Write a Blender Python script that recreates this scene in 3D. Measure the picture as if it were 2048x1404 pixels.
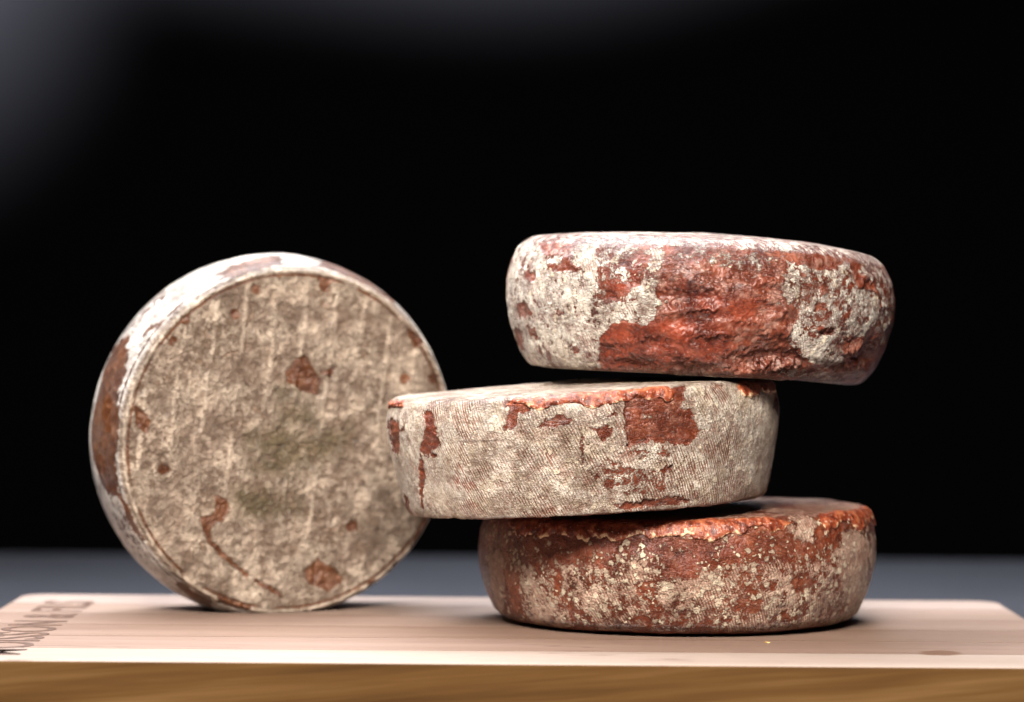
import bpy, bmesh, math, random
import numpy as np
from mathutils import Matrix, Vector

# ------------------------------------------------------------------ scene, camera, light
for o in list(bpy.data.objects):
    bpy.data.objects.remove(o)
scene = bpy.context.scene
COL = scene.collection
rad = math.radians

cam_d = bpy.data.cameras.new('camera')
cam_d.sensor_width = 36.0
cam_d.lens = 112.5
cam_d.clip_start = 0.05
cam_d.clip_end = 50.0
cam_d.dof.use_dof = True
cam_d.dof.focus_distance = 1.553
cam_d.dof.aperture_fstop = 5.6
cam_d.dof.aperture_blades = 0
cam = bpy.data.objects.new('camera', cam_d)
COL.objects.link(cam)
cam.matrix_world = (Matrix.Translation((0.0, -1.63, 0.1614))
                    @ Matrix.Rotation(rad(90.0 - 0.734), 4, 'X')
                    @ Matrix.Rotation(rad(0.42), 4, 'Z'))
scene.camera = cam

world = bpy.data.worlds.new('World')
scene.world = world
world.use_nodes = True
world.node_tree.nodes['Background'].inputs[0].default_value = (0.5, 0.55, 0.65, 1)
world.node_tree.nodes['Background'].inputs[1].default_value = 0.006

def area(name, loc, target, sx, sy, power, col, spread=180):
    d = bpy.data.lights.new(name, 'AREA')
    d.shape = 'RECTANGLE'; d.size = sx; d.size_y = sy
    d.energy = power; d.color = col; d.spread = rad(spread)
    o = bpy.data.objects.new(name, d); COL.objects.link(o)
    o.location = loc
    o.rotation_euler = (Vector(target) - Vector(loc)).to_track_quat('-Z', 'Y').to_euler()
    return o
# big overhead softbox a little behind the cheeses, a softer frontal one, and the lamp that grazes the backdrop
area('softbox_overhead', (-0.22, 0.30, 0.90), (-0.02, 0.04, 0.0), 1.25, 0.50, 18.5, (0.95, 0.965, 1.0), 115)
area('softbox_front', (-0.10, -1.15, 0.88), (0.03, 0.0, 0.10), 0.75, 0.40, 16.5, (1.0, 0.93, 0.85), 90)
def spot(name, loc, target, power, size, blend):
    d = bpy.data.lights.new(name, 'SPOT')
    d.energy = power; d.spot_size = rad(size); d.spot_blend = blend; d.shadow_soft_size = 0.03
    d.color = (0.93, 0.95, 1.0)
    o = bpy.data.objects.new(name, d); COL.objects.link(o)
    o.location = loc
    o.rotation_euler = (Vector(target) - Vector(loc)).to_track_quat('-Z', 'Y').to_euler()
spot('backdrop_lamp', (-1.1, 0.9, 1.25), (-0.80, 1.75, 0.735), 5800.0, 38, 1.0)
spot('backdrop_wash', (-0.24, 0.95, 2.166), (-0.24, 1.75, 2.166), 11000.0, 130, 0.05)

vs = scene.view_settings
vs.view_transform = 'Standard'; vs.look = 'None'
vs.exposure = 0.0; vs.gamma = 1.0; vs.use_curve_mapping = False
scene.render.engine = 'CYCLES'

# ------------------------------------------------------------------ noise (numpy)
#@GEOM_BEGIN
_rng = np.random.RandomState(11)
_PERM = np.concatenate([_rng.permutation(256)] * 3).astype(np.int64)
_GR = _rng.normal(size=(256, 3)); _GR /= np.linalg.norm(_GR, axis=1)[:, None]

def perlin(p):
    """gradient noise of an (N,3) array, about -1..1"""
    i = np.floor(p).astype(np.int64); f = p - i; i &= 255
    w = f * f * f * (f * (f * 6 - 15) + 10)
    def g(dx, dy, dz):
        h = _PERM[_PERM[_PERM[i[:, 0] + dx] + i[:, 1] + dy] + i[:, 2] + dz]
        v = _GR[h]
        return v[:, 0] * (f[:, 0] - dx) + v[:, 1] * (f[:, 1] - dy) + v[:, 2] * (f[:, 2] - dz)
    l = lambda a, b, t: a + t * (b - a)
    x0 = l(g(0, 0, 0), g(1, 0, 0), w[:, 0]); x1 = l(g(0, 1, 0), g(1, 1, 0), w[:, 0])
    x2 = l(g(0, 0, 1), g(1, 0, 1), w[:, 0]); x3 = l(g(0, 1, 1), g(1, 1, 1), w[:, 0])
    return 1.6 * l(l(x0, x1, w[:, 1]), l(x2, x3, w[:, 1]), w[:, 2])

def fbm(p, scale, octaves=3, seed=0.0, rough=0.5, stretch=(1, 1, 1)):
    q = p * (np.array(stretch, float) / scale) + np.array([seed * 17.3 + 40, seed * 7.7 + 90, seed * 3.1 + 60])
    a, s, out = 1.0, 0.0, 0.0
    for k in range(octaves):
        out = out + a * perlin(q); s += a; a *= rough; q = q * 2.03 + 5.7
    return out / s

def sstep(a, b, x):
    t = np.clip((x - a) / (b - a), 0, 1)
    return t * t * (3 - 2 * t)

def poly_sd(u, v, poly):
    """signed distance to a closed polygon, positive inside"""
    P = np.array(poly, float)
    d = np.full(u.shape, 1e9); ins = np.zeros(u.shape, bool)
    n = len(P)
    for k in range(n):
        a = P[k]; b = P[(k + 1) % n]
        e = b - a; L = (e * e).sum() + 1e-9
        t = np.clip(((u - a[0]) * e[0] + (v - a[1]) * e[1]) / L, 0, 1)
        d = np.minimum(d, np.hypot(u - a[0] - t * e[0], v - a[1] - t * e[1]))
        c = ((a[1] > v) != (b[1] > v))
        with np.errstate(divide='ignore', invalid='ignore'):
            xx = (b[0] - a[0]) * (v - a[1]) / (b[1] - a[1]) + a[0]
        ins ^= (c & (u < xx))
    return np.where(ins, d, -d)

def line_d(u, v, pts):
    d = np.full(u.shape, 1e9)
    for a, b in zip(pts[:-1], pts[1:]):
        ex, ey = b[0] - a[0], b[1] - a[1]; L = ex * ex + ey * ey + 1e-9
        t = np.clip(((u - a[0]) * ex + (v - a[1]) * ey) / L, 0, 1)
        d = np.minimum(d, np.hypot(u - a[0] - t * ex, v - a[1] - t * ey))
    return d

# ------------------------------------------------------------------ the wheels' shapes (millimetres)
def smooth_profile(pts, step_side, face_keep):
    """dense (r, z, s) rows along a turned profile; s = 0 where the side starts"""
    P = np.array(pts, float)
    seg = np.hypot(*np.diff(P, axis=0).T); L = np.concatenate([[0], np.cumsum(seg)])
    t = np.arange(0, L[-1], 0.25)
    r = np.interp(t, L, P[:, 0]); z = np.interp(t, L, P[:, 1])
    k = np.exp(-0.5 * (np.arange(-24, 25) / 7.0) ** 2); k /= k.sum()
    rr = np.convolve(np.pad(r, 24, 'edge'), k, 'valid'); zz = np.convolve(np.pad(z, 24, 'edge'), k, 'valid')
    s0 = L[1]
    s = t - s0
    rows = [0.0]
    a = 0.0
    lo, hi = face_keep
    while a < L[-1] - 0.5:
        sa = a - s0
        a += step_side if lo < sa < hi else 4.0
        rows.append(min(a, L[-1]))
    rows = np.array(rows)
    return np.interp(rows, t, rr), np.interp(rows, t, zz), rows - s0

def angles(fine, n_front, n_back, centre):
    """angles in degrees, dense within +-fine of the given one"""
    f = np.linspace(-fine, fine, n_front, endpoint=False)
    b = np.linspace(fine, 360 - fine, n_back, endpoint=False)
    return np.concatenate([f, b]) + centre

WHEELS = {
 'bottom': dict(pts=[(0, 0), (79, 0), (88.5, 1.7), (94.8, 5.6), (100.0, 17), (103.4, 30), (103.8, 40), (102.4, 51), (100, 56.8), (96, 58.9), (0, 60.8)],
                loc=(0.0866, 0.040, 0.0), tilt=(0, 0, 0), R=104.0, keep=(-8, 92), ang=(100, 760, 120, 0)),
 'middle': dict(pts=[(0, 0), (88, 0), (91.2, 1.0), (93.5, 7), (97, 22), (100.2, 38), (100.9, 46), (99.6, 54), (97.8, 59), (95, 61), (0, 64.5)],
                loc=(0.0392, 0.010, 0.0614), tilt=(0.0, -3.7, 0), R=100.8, keep=(-8, 100), ang=(100, 760, 120, 0)),
 'top':    dict(pts=[(0, 0), (80, 0), (86.5, 1.6), (91, 8), (96.5, 21), (99.8, 34), (100.3, 45), (98.2, 55), (93.5, 63.5), (87.5, 67.2), (60, 70.3), (0, 72.5)],
                loc=(0.0952, 0.025, 0.1294), tilt=(0.0, 2.5, 0), R=100.4, keep=(-16, 100), ang=(100, 760, 120, 0)),
 'leaning': dict(pts=[(0, 0), (86, 0), (92, 3), (96, 13), (98.2, 27), (97.6, 40), (95.2, 51), (92.6, 57.6), (91.0, 60.0), (89.0, 60.2), (0, 59.6)],
                loc=(-0.117, 0.060, 0.0908), tilt=None, R=98.0, keep=(-4, 152), ang=(150, 860, 60, 0)),
}
def wheel_matrix(k):
    w = WHEELS[k]
    def rot(ax, d):
        c, s = math.cos(math.radians(d)), math.sin(math.radians(d))
        return {'X': np.array([[1, 0, 0], [0, c, -s], [0, s, c]]), 'Y': np.array([[c, 0, s], [0, 1, 0], [-s, 0, c]]),
                'Z': np.array([[c, -s, 0], [s, c, 0], [0, 0, 1]])}[ax]
    if k == 'leaning':            # stands on its rim: face turned 23 degrees aside and 4 degrees forward
        R = rot('Z', 23.0) @ rot('X', 94.0)
        off = R @ np.array([0, 0, -0.060])
        return R, np.array(w['loc']) + off
    t = w['tilt']
    return rot('Y', t[1]) @ rot('X', t[0]), np.array(w['loc'])

def wheel_grid(k):
    """clean surface: local xyz (mm), angle, arc and chart arrays of shape (rows, columns)"""
    w = WHEELS[k]
    r, z, s = smooth_profile(w['pts'], 0.62, w['keep'])
    A = np.radians(angles(*w['ang']))
    ph = np.broadcast_to(A[None, :], (len(r), len(A)))
    phw = (ph + math.pi) % (2 * math.pi) - math.pi
    rr = np.broadcast_to(r[:, None], ph.shape).copy(); zz = np.broadcast_to(z[:, None], ph.shape).copy()
    ss = np.broadcast_to(s[:, None], ph.shape)
    if k == 'top':                # worn lower edge on one side
        wdw = np.exp(-((np.degrees(phw) - 52) / 22) ** 2)
        cut = np.clip(12 - zz, 0, 12) * np.clip((rr - 55) / 30, 0, 1)
        rr -= wdw * cut * 0.95
    x = rr * np.sin(phw); y = -rr * np.cos(phw)
    if k == 'bottom':
        zz = zz * (1 + 0.00042 * x)
    if k == 'top':                # the overhanging side sags
        q = np.clip(x - 20, 0, None); zz = zz - 2.6 * (q / 75) ** 2
        zz = zz + 0.7 * np.sin(phw * 2 + 1) * np.clip(rr / 90, 0, 1)
    if k == 'middle':
        zz = zz + np.where(zz > 40, 1, 0) * 0.6 * np.sin(phw * 3)
    return x, y, zz, phw, ss
#@GEOM_END
PATCH = {
 'top': {
  'mold': [
   [(-156.8, 72.3), (-127.7, 76), (-104.7, 68), (-92.2, 63.6), (-81.6, 65.5), (-75.2, 75.4), (-65, 75.4), (-59.5, 63), (-57.2, 44.4), (-46.1, 43.2), (-36.9, 51.2), (-31.8, 61.2), (-25.4, 69.8), (-23.1, 65.5), (-28.6, 57.4), (-26.7, 43.8), (-27.7, 33.9), (-34.1, 31.4), (-46.6, 33.3), (-57.2, 26.4), (-65, 6), (-113, -1.5), (-152.6, 5.4), (-156.8, 14.7), (-157.2, 28.3), (-148, 43.8), (-146.6, 62.4)],
   [(37.8, 67.4), (46.6, 66.7), (58.1, 63.6), (83, 69.8), (80.7, 60.5), (95.9, 56.8), (107, 52.5), (106.1, 41.9), (96.4, 33.9), (83.9, 30.2), (77, 27.1), (86.2, 19), (77, 14), (60.4, 17.1), (48, 22.1), (42, 27.1), (42, 33.3), (46.6, 40.1), (38.3, 46.9), (34.1, 51.9), (36.9, 60.5)],
   [(-47, 65.5), (-47, 64.3), (-48, 63), (-49.8, 63.6), (-51.2, 64.9), (-51.6, 66.1), (-50.7, 67.4), (-49.3, 68), (-48, 66.7)],
   [(-35.5, 69.2), (-24.4, 72.9), (-24.9, 65.5), (-31.8, 63.6)],
   [(-24.9, 41.9), (-25.4, 40.7), (-26.3, 40.1), (-27.2, 40.7), (-28.1, 41.3), (-28.1, 42.6), (-27.7, 43.8), (-26.3, 43.8), (-25.4, 43.2)],
   [(-20.8, 43.8), (-21.2, 43.2), (-21.7, 42.6), (-22.6, 42.6), (-23.1, 43.2), (-23.1, 43.8), (-22.6, 44.4), (-22.1, 45), (-21.2, 44.4)],
   [(35.5, 46.3), (35.5, 45.7), (34.6, 45), (34.1, 45), (33.7, 45.7), (33.7, 46.3), (33.7, 46.9), (34.6, 46.9), (35, 46.9)],
   [(39.7, 49.4), (39.2, 48.8), (38.7, 48.1), (37.8, 48.1), (36.9, 48.8), (36.9, 50), (37.4, 50.6), (38.3, 50.6), (39.2, 50.6)],
   [(31.4, 7.8), (75.6, 12.2), (111.6, 9.1), (127.3, -0.2), (46.1, 6.6)],
  ],
  'hole': [
   [(-95.5, 58.7), (-84.8, 61.8), (-81.2, 66.7), (-76.1, 63), (-76.1, 60.5), (-67.8, 57.4), (-80.2, 56.2), (-89.5, 56.8)],
   [(-116.2, 56.8), (-101.9, 55), (-103.3, 50.6), (-113, 51.9)],
   [(-125.4, 38.8), (-111.6, 40.7), (-108.4, 33.9), (-125.4, 32)],
   [(-116.7, 28.9), (-105.6, 27.7), (-107, 22.7), (-116.7, 24)],
   [(-139.7, 28.3), (-126.8, 24.6), (-137, 14.7), (-155.9, 17.8)],
   [(-115.7, 76), (-97.3, 68), (-102.4, 65.5), (-110.7, 71.1)],
   [(-81.2, 36.4), (-82.1, 35.1), (-83.5, 34.5), (-85.3, 34.5), (-86.2, 35.1), (-86.2, 36.4), (-84.8, 37.6), (-83, 37.6), (-81.6, 37)],
   [(42.9, 62.4), (49.8, 59.9), (45.2, 57.4)],
   [(57.2, 56.2), (65, 53.7), (57.2, 50.6)],
   [(54.9, 48.1), (60.9, 45), (54.9, 42.6)],
   [(56.7, 35.1), (67.8, 36.4), (71.5, 32.6), (61.3, 30.2)],
   [(79.8, 29.5), (98.2, 32.6), (101, 25.2), (89.5, 21.5)],
   [(83.9, 64.3), (97.3, 61.8), (95, 56.8), (84.4, 57.4)],
  ],
  'half': [
   [(107.9, 88.4), (125.4, 72.3), (137.4, 59.3), (127.3, 43.2), (125.4, 27.1), (103.3, 37), (107, 52.5), (89, 64.9)],
   [(-65, 75.4), (-36.4, 72.3), (-36, 53.7), (-55.8, 45.7)],
   [(-25.4, 69.8), (13.8, 71.1), (35.5, 69.8), (29.1, 61.2), (-18.9, 61.8)],
  ],
  'deep': [
   [(-58.6, 27.7), (-30.4, 33.9), (4.6, 35.1), (14.3, 20.2), (4.2, 12.2), (-62.7, 4.1)],
   [(-16.1, 54.3), (4.2, 47.5), (26.7, 46.3), (19.8, 35.7), (-12.5, 34.5)],
   [(-50.3, 61.8), (-34.6, 62.4), (-39.7, 49.4), (-53, 45.7)],
  ],
 },
 'middle': {
  'hole': [
   [(-143.5, 53), (-125, 54.9), (-116.7, 51.8), (-120.8, 38.8), (-127.8, 35.7), (-138.9, 36.9), (-138.9, 45.6)],
   [(-94.4, 59.2), (-85.6, 58), (-81.5, 49.3), (-80.6, 41.9), (-92.1, 36.3), (-99.1, 38.2), (-95.4, 44.4), (-91.2, 51.8)],
   [(-40.7, 63), (-33.3, 63), (-27.3, 59.9), (-28.7, 56.8), (-33.8, 56.8), (-35.2, 50.6), (-38.4, 48.1), (-41.2, 49.9), (-40.7, 55.5), (-37, 56.8)],
   [(-24.1, 49.9), (-12.5, 54.9), (-6.5, 52.4), (-7.9, 49.9), (-18.1, 48.7)],
   [(19.9, 61.7), (38.4, 61.7), (54.6, 67.9), (50.9, 56.8), (47.7, 53.7), (53.7, 53), (57.4, 45.6), (58.8, 41.3), (51.9, 35.1), (41.7, 37.5), (28.2, 38.2), (20.8, 35.7), (18.5, 42.5), (19.4, 51.8)],
   [(0, 46.8), (9.7, 48.1), (13, 43.7), (8.3, 40.6), (5.1, 44.4)],
   [(12.5, 7.8), (28.7, 9.6), (49.1, 10.3), (56, 7.2), (40.7, 5.3), (15.3, 4.1)],
   [(-137.5, 15.8), (-128.7, 12.7), (-137, 2.2), (-149.5, 4.1)],
   [(-97.7, 39.4), (-97.7, 26.4), (-113.4, 4.7), (-111.1, 13.4)],
   [(38, 24.5), (43.5, 27), (42.6, 23.3), (37, 22)],
   [(141.7, 61.1), (150, 55.5), (138.9, 45.6), (123.6, 48.7)],
   [(-84.7, 36.3), (-85.6, 35.1), (-87, 34.4), (-88.4, 35.1), (-89.4, 35.7), (-88.9, 36.9), (-87.5, 37.5), (-86.1, 37.5), (-84.7, 36.9)],
   [(19, 59.2), (19.9, 59.2), (18.5, 45), (17.6, 36.9)],
   [(-2.8, 42.5), (-1.9, 42.5), (-2.8, 27.6), (-3.2, 27.6)],
   [(-110.2, 48.7), (-111.1, 48.1), (-113, 47.5), (-115.3, 47.5), (-116.2, 48.1), (-116.2, 48.7), (-114.8, 49.3), (-112.5, 49.9), (-110.7, 49.3)],
   [(9.3, 52.4), (15.3, 56.1), (16.2, 52.4)],
  ],
  'half': [
   [(-1.9, 28.9), (10.6, 31.3), (25.9, 27), (40.7, 21.4), (41.2, 14), (28.7, 12.7), (12.5, 13.4), (1.4, 20.8)],
   [(19.4, 36.3), (44.4, 35.7), (43.5, 29.5), (23.1, 30.1)],
  ],
  'smooth': [
   [(80.6, 63.6), (150.9, 59.9), (149.1, 12.1), (114.8, 5.3), (95.4, 22), (86.6, 43.1)],
   [(-155.6, 62.3), (-100, 66.1), (-106, 4.7), (-152.8, 12.7)],
  ],
 },
 'bottom': {
  'mold': [
   [(96, 63.7), (125.1, 63.1), (148.1, 47.6), (147.6, 30.2), (140.9, 16.6), (131.4, 11), (93.6, 33.9), (84.1, 51.9)],
   [(-129.4, 33.9), (-113.7, 29.6), (-135.7, 10.4), (-112.3, 7.3), (-97.4, 2.9), (-116.6, 7.9), (-143.3, 11.6), (-137.1, 23.4)],
   [(-129.9, 50.7), (-113.7, 55.6), (-108, 46.9), (-113.2, 32.7), (-135.7, 24.6), (-129.4, 39.5)],
   [(61.1, 80.4), (75.9, 67.4), (68.8, 58.7), (52.1, 63.1)],
  ],
  'half': [
   [(-98.9, 50), (-66.9, 48.8), (-43.9, 52.5), (-23.4, 55), (-11, 45.1), (18.6, 47.6), (48.2, 53.8), (89.3, 49.4), (136.1, 12.8), (86.5, 2.3), (10.5, 0.4), (-56.4, 1.1), (-103.2, 6)],
  ],
  'hole': [
   [(-105.6, 47.6), (-94.6, 45.1), (-99.4, 33.9), (-104.6, 23.4), (-114.2, 23.4), (-110.3, 35.8)],
   [(-65, 29), (-57.8, 26.5), (-50.2, 19.7), (-51.6, 11), (-70.2, 1.1), (-64, 20.3)],
   [(1.9, 15.9), (10, 21.5), (18.6, 18.4), (22, 8.5), (7.2, 0.4)],
   [(-26.3, 40.7), (-15.8, 41.4), (-15.3, 35.2), (-24.8, 35.2)],
   [(49.7, 22.8), (57.3, 24), (64, 19.7), (54.9, 17.2)],
   [(-152.9, 55.6), (-133.3, 55.6), (-127.5, 39.5), (-150.9, 27.7)],
   [(-69.7, 43.8), (-65.4, 42.6), (-68.8, 31.4), (-72.6, 32.7)],
   [(121.3, 64.3), (133.3, 57.5), (126.6, 55), (117.5, 59.3)],
   [(121.8, 48.2), (138, 40.7), (134.2, 30.8)],
   [(27.2, 34.5), (41.6, 31.4), (37.3, 24.6), (25.8, 26.5)],
   [(-11, 50), (6.2, 48.8), (3.8, 42.6), (-9.6, 45.1)],
   [(54.9, 41.4), (74.5, 42.6), (72.6, 35.2), (59.2, 34.5)],
  ],
  'deep': [
   [(-150.9, 65.5), (-74, 71.7), (-11, 67.4), (-11, 57.5), (-41.6, 55), (-70.2, 56.2), (-114.2, 56.9)],
   [(-3.8, 60), (32, 59.3), (37.3, 49.4), (-3.3, 47.6)],
  ],
 },
 'leaning': {
  'face_hole': [
   [(-2.6, 36.7), (1.5, 42.9), (7.2, 45.5), (11.3, 39.5), (16.1, 33.1), (14.7, 25.4), (4.9, 27.7), (-1.1, 31.8)],
   [(16.7, 37.6), (23.5, 39.6), (21.9, 34)],
   [(-39.3, -28.5), (-34.2, -29.9), (-32.6, -35.1), (-36.3, -41), (-40.6, -42.1), (-43.9, -46.6), (-47.2, -43.3), (-47.8, -39.8), (-41.7, -38.3), (-39.8, -34.8)],
   [(10.1, -68.9), (17.7, -62.9), (27.3, -68.8), (31.8, -73.6), (25.1, -80), (13.5, -75.9)],
   [(39.4, -45.7), (39.1, -47.6), (37.3, -48.2), (35.3, -48.1), (34.2, -46.6), (34, -44.5), (35.3, -43.5), (37, -42.8), (38.8, -43.8)],
   [(67.3, 33.6), (66.6, 32.2), (65.1, 31), (63.4, 31.6), (62.1, 32.9), (62, 34.3), (63.4, 35.6), (64.7, 35.8), (66.5, 35.2)],
   [(82.9, 33.5), (82.8, 32.2), (81.1, 31.6), (79.7, 31.6), (78.6, 32.8), (78.5, 34.5), (79.4, 35.5), (81.3, 35.7), (82.3, 35)],
   [(-84.8, 19.4), (-81.1, 16), (-76.3, 10.8), (-78.8, 5.3), (-83.4, 9.2)],
   [(-66.5, -13.1), (-66.8, -14.9), (-68.5, -15.7), (-70.5, -15.3), (-71.4, -14.1), (-71.1, -12.2), (-70, -11.2), (-68.8, -11), (-67.4, -11.6)],
   [(14, 88.3), (21.3, 85.6), (18.5, 79.9), (14.5, 82)],
   [(65, 60.5), (75.4, 53.9), (69.4, 50.3)],
   [(-30.1, 67.6), (-30.7, 65.9), (-31.9, 65.4), (-33.3, 65.4), (-34.1, 67), (-34.7, 68.1), (-34.1, 69.8), (-32.6, 69.9), (-30.8, 69.3)],
   [(-18.6, 80.5), (-18.3, 79.3), (-19.5, 78.4), (-21.1, 78.6), (-22.8, 79.4), (-23.1, 80.6), (-22, 82.2), (-20.4, 82), (-18.9, 81.7)],
   [(72.4, -52.5), (78.2, -43.3), (82.2, -42.9), (69.8, -61)],
   [(60.4, -67.4), (69, -61.9), (63.1, -67.9)],
   [(51.6, -77), (50.7, -77.6), (49.3, -78.5), (48.3, -79.1), (47.3, -78.6), (46.9, -76.8), (48, -75.4), (49.6, -75), (51.9, -76.4)],
   [(-36.5, -80.3), (-19.6, -87.8), (-21.3, -90.2), (-35.5, -85)],
   [(-57.6, 64.3), (-58, 63.2), (-59.2, 62.9), (-60.4, 62.6), (-61.2, 63.5), (-61.3, 65.1), (-60.5, 65.8), (-59.3, 66.1), (-58.1, 65.6)],
   [(-63.7, 53.7), (-64.3, 52.9), (-65.8, 52.1), (-67.4, 52), (-68, 53.2), (-67.9, 54.4), (-66.9, 55.6), (-65.7, 56.1), (-64.8, 55.2)],
  ],
  'tint': [
   [(-23.4, 3.9), (-5.6, 6.9), (16.6, 3.5), (33.8, 8.8), (33.6, -1.8), (11.6, -12.3), (-4.8, -18.8), (-20.4, -13.3)],
   [(-29.4, -25.1), (1, -26.8), (6.9, -37.4), (-23.5, -39.6)],
   [(-6.3, 27.4), (5.1, 21.9), (16.6, 8.8), (-2.9, 9)],
  ],
  'face_half': [
   [(33.9, 57.9), (42.3, 59.9), (48.6, 51.6), (42.5, 41), (33.6, 44)],
   [(3, 85.7), (31, 80.6), (49, 65), (15, 64.8)],
   [(-56.7, 61.8), (-18.8, 75.4), (-17.9, 49.1), (-61.3, 33)],
  ],
  'line': [
   [(-45, -45.6), (-42, -52.4), (-36.3, -58.7), (-28.1, -65.1), (-17.2, -73.2), (-1.5, -82.6)],
  ],
  'barrel_hole': [
   [(-156.9, 24.7), (-176, 29), (-201.7, 19.1), (-213, 38.3), (-193.9, 56.3), (-176.6, 56.9), (-164.1, 63.7), (-136, 58.8), (-121.7, 58.8), (-126.5, 42.6), (-139, 33.3)],
   [(-263.4, 51.9), (-282.2, 47.6), (-306.2, 45.1), (-302.7, 60), (-287.4, 63.7), (-272, 63.7)],
   [(283.9, 35.8), (263.4, 44.5), (236.9, 47.6), (241.6, 61.2), (273.7, 63.7), (290.8, 59.4)],
   [(-161.7, 63.7), (-161.7, 63.7), (-121.1, 63.7), (-127.1, 63.7)],
   [(-121.7, 56.9), (-119.9, 63.7), (-95.5, 63.7), (-100.8, 57.5)],
   [(-227.9, 61.2), (-236.9, 60), (-238.7, 60.6), (-225.5, 63.7)],
   [(-217.2, 51.3), (-226.7, 58.1), (-223.7, 59.4), (-213, 53.8)],
   [(211.2, 55.7), (204.1, 56.3), (199.3, 56.3), (206.4, 57.5)],
   [(-65.6, 62.5), (-41.2, 61.9), (-37.6, 48.2), (-63.2, 53.8)],
  ],
  'barrel_half': [
   [(-199.3, 17.2), (-220.2, 17.8), (-246.4, 18.5), (-241.1, 43.3), (-215.4, 40.8), (-197.5, 44.5), (-178.4, 50.7), (-168.9, 39.5)],
   [(-145.6, 19.7), (-127.1, 46.4), (-96.7, 40.2), (-80, 49.5), (-106.2, 63.7), (-133.7, 63.7), (-149.8, 57.5)],
  ],
 },
}

# ------------------------------------------------------------------ material helpers
class NG:
    def __init__(self, name):
        self.m = bpy.data.materials.new(name); self.m.use_nodes = True
        self.t = self.m.node_tree; self.n = self.t.nodes; self.l = self.t.links
        self.b = self.n['Principled BSDF']
    def put(self, sock, v):
        if isinstance(v, bpy.types.NodeSocket): self.l.new(v, sock)
        elif v is not None:
            if isinstance(v, tuple) and len(v) == 3 and sock.type == 'RGBA': v = v + (1.0,)
            sock.default_value = v
    def math(self, op, a, b=None, c=None, clamp=False):
        x = self.n.new('ShaderNodeMath'); x.operation = op; x.use_clamp = clamp
        self.put(x.inputs[0], a); self.put(x.inputs[1], b)
        if c is not None: self.put(x.inputs[2], c)
        return x.outputs[0]
    def add(self, a, b): return self.math('ADD', a, b)
    def mul(self, a, b): return self.math('MULTIPLY', a, b)
    def sub(self, a, b): return self.math('SUBTRACT', a, b)
    def step(self, a, b, x):
        r = self.n.new('ShaderNodeMapRange'); r.interpolation_type = 'SMOOTHSTEP'
        self.put(r.inputs['Value'], x); self.put(r.inputs['From Min'], a); self.put(r.inputs['From Max'], b)
        return r.outputs[0]
    def mix(self, f, a, b):
        x = self.n.new('ShaderNodeMix'); x.data_type = 'RGBA'; x.clamp_factor = True
        self.put(x.inputs['Factor'], f); self.put(x.inputs[6], a); self.put(x.inputs[7], b)
        return x.outputs[2]
    def vmap(self, v, scale=(1, 1, 1), rot=(0, 0, 0), loc=(0, 0, 0)):
        x = self.n.new('ShaderNodeMapping'); self.put(x.inputs['Vector'], v)
        x.inputs['Scale'].default_value = scale; x.inputs['Rotation'].default_value = rot; x.inputs['Location'].default_value = loc
        return x.outputs[0]
    def noise(self, v, scale, detail=2.0, rough=0.5, dist=0.0, out='Fac'):
        x = self.n.new('ShaderNodeTexNoise'); self.put(x.inputs['Vector'], v)
        x.inputs['Scale'].default_value = scale; x.inputs['Detail'].default_value = detail
        x.inputs['Roughness'].default_value = rough; x.inputs['Distortion'].default_value = dist
        return x.outputs[out]
    def voronoi(self, v, scale, feature='F1', rnd=1.0):
        x = self.n.new('ShaderNodeTexVoronoi'); x.feature = feature; self.put(x.inputs['Vector'], v)
        x.inputs['Scale'].default_value = scale; x.inputs['Randomness'].default_value = rnd
        return x
    def attr(self, name, out='Fac'):
        x = self.n.new('ShaderNodeAttribute'); x.attribute_name = name
        return x.outputs[out]
    def obj(self):
        return self.n.new('ShaderNodeTexCoord').outputs['Object']
    def sep(self, v):
        x = self.n.new('ShaderNodeSeparateXYZ'); self.put(x.inputs[0], v); return x.outputs
    def vadd(self, a, b, k=1.0):
        s = self.n.new('ShaderNodeVectorMath'); s.operation = 'MULTIPLY_ADD'
        self.put(s.inputs[0], b); s.inputs[1].default_value = (k, k, k); self.put(s.inputs[2], a)
        return s.outputs[0]
    def ramp(self, f, stops):
        x = self.n.new('ShaderNodeValToRGB'); e = x.color_ramp.elements
        while len(e) < len(stops): e.new(0.5)
        for k, (p, c) in enumerate(stops):
            e[k].position = p; e[k].color = tuple(c) + (1.0,)
        self.put(x.inputs[0], f)
        return x.outputs[0]
    def bump(self, h, dist, strength=1.0, normal=None):
        x = self.n.new('ShaderNodeBump'); x.inputs['Strength'].default_value = strength
        x.inputs['Distance'].default_value = dist; self.put(x.inputs['Height'], h)
        if normal is not None: self.put(x.inputs['Normal'], normal)
        return x.outputs[0]

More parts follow.
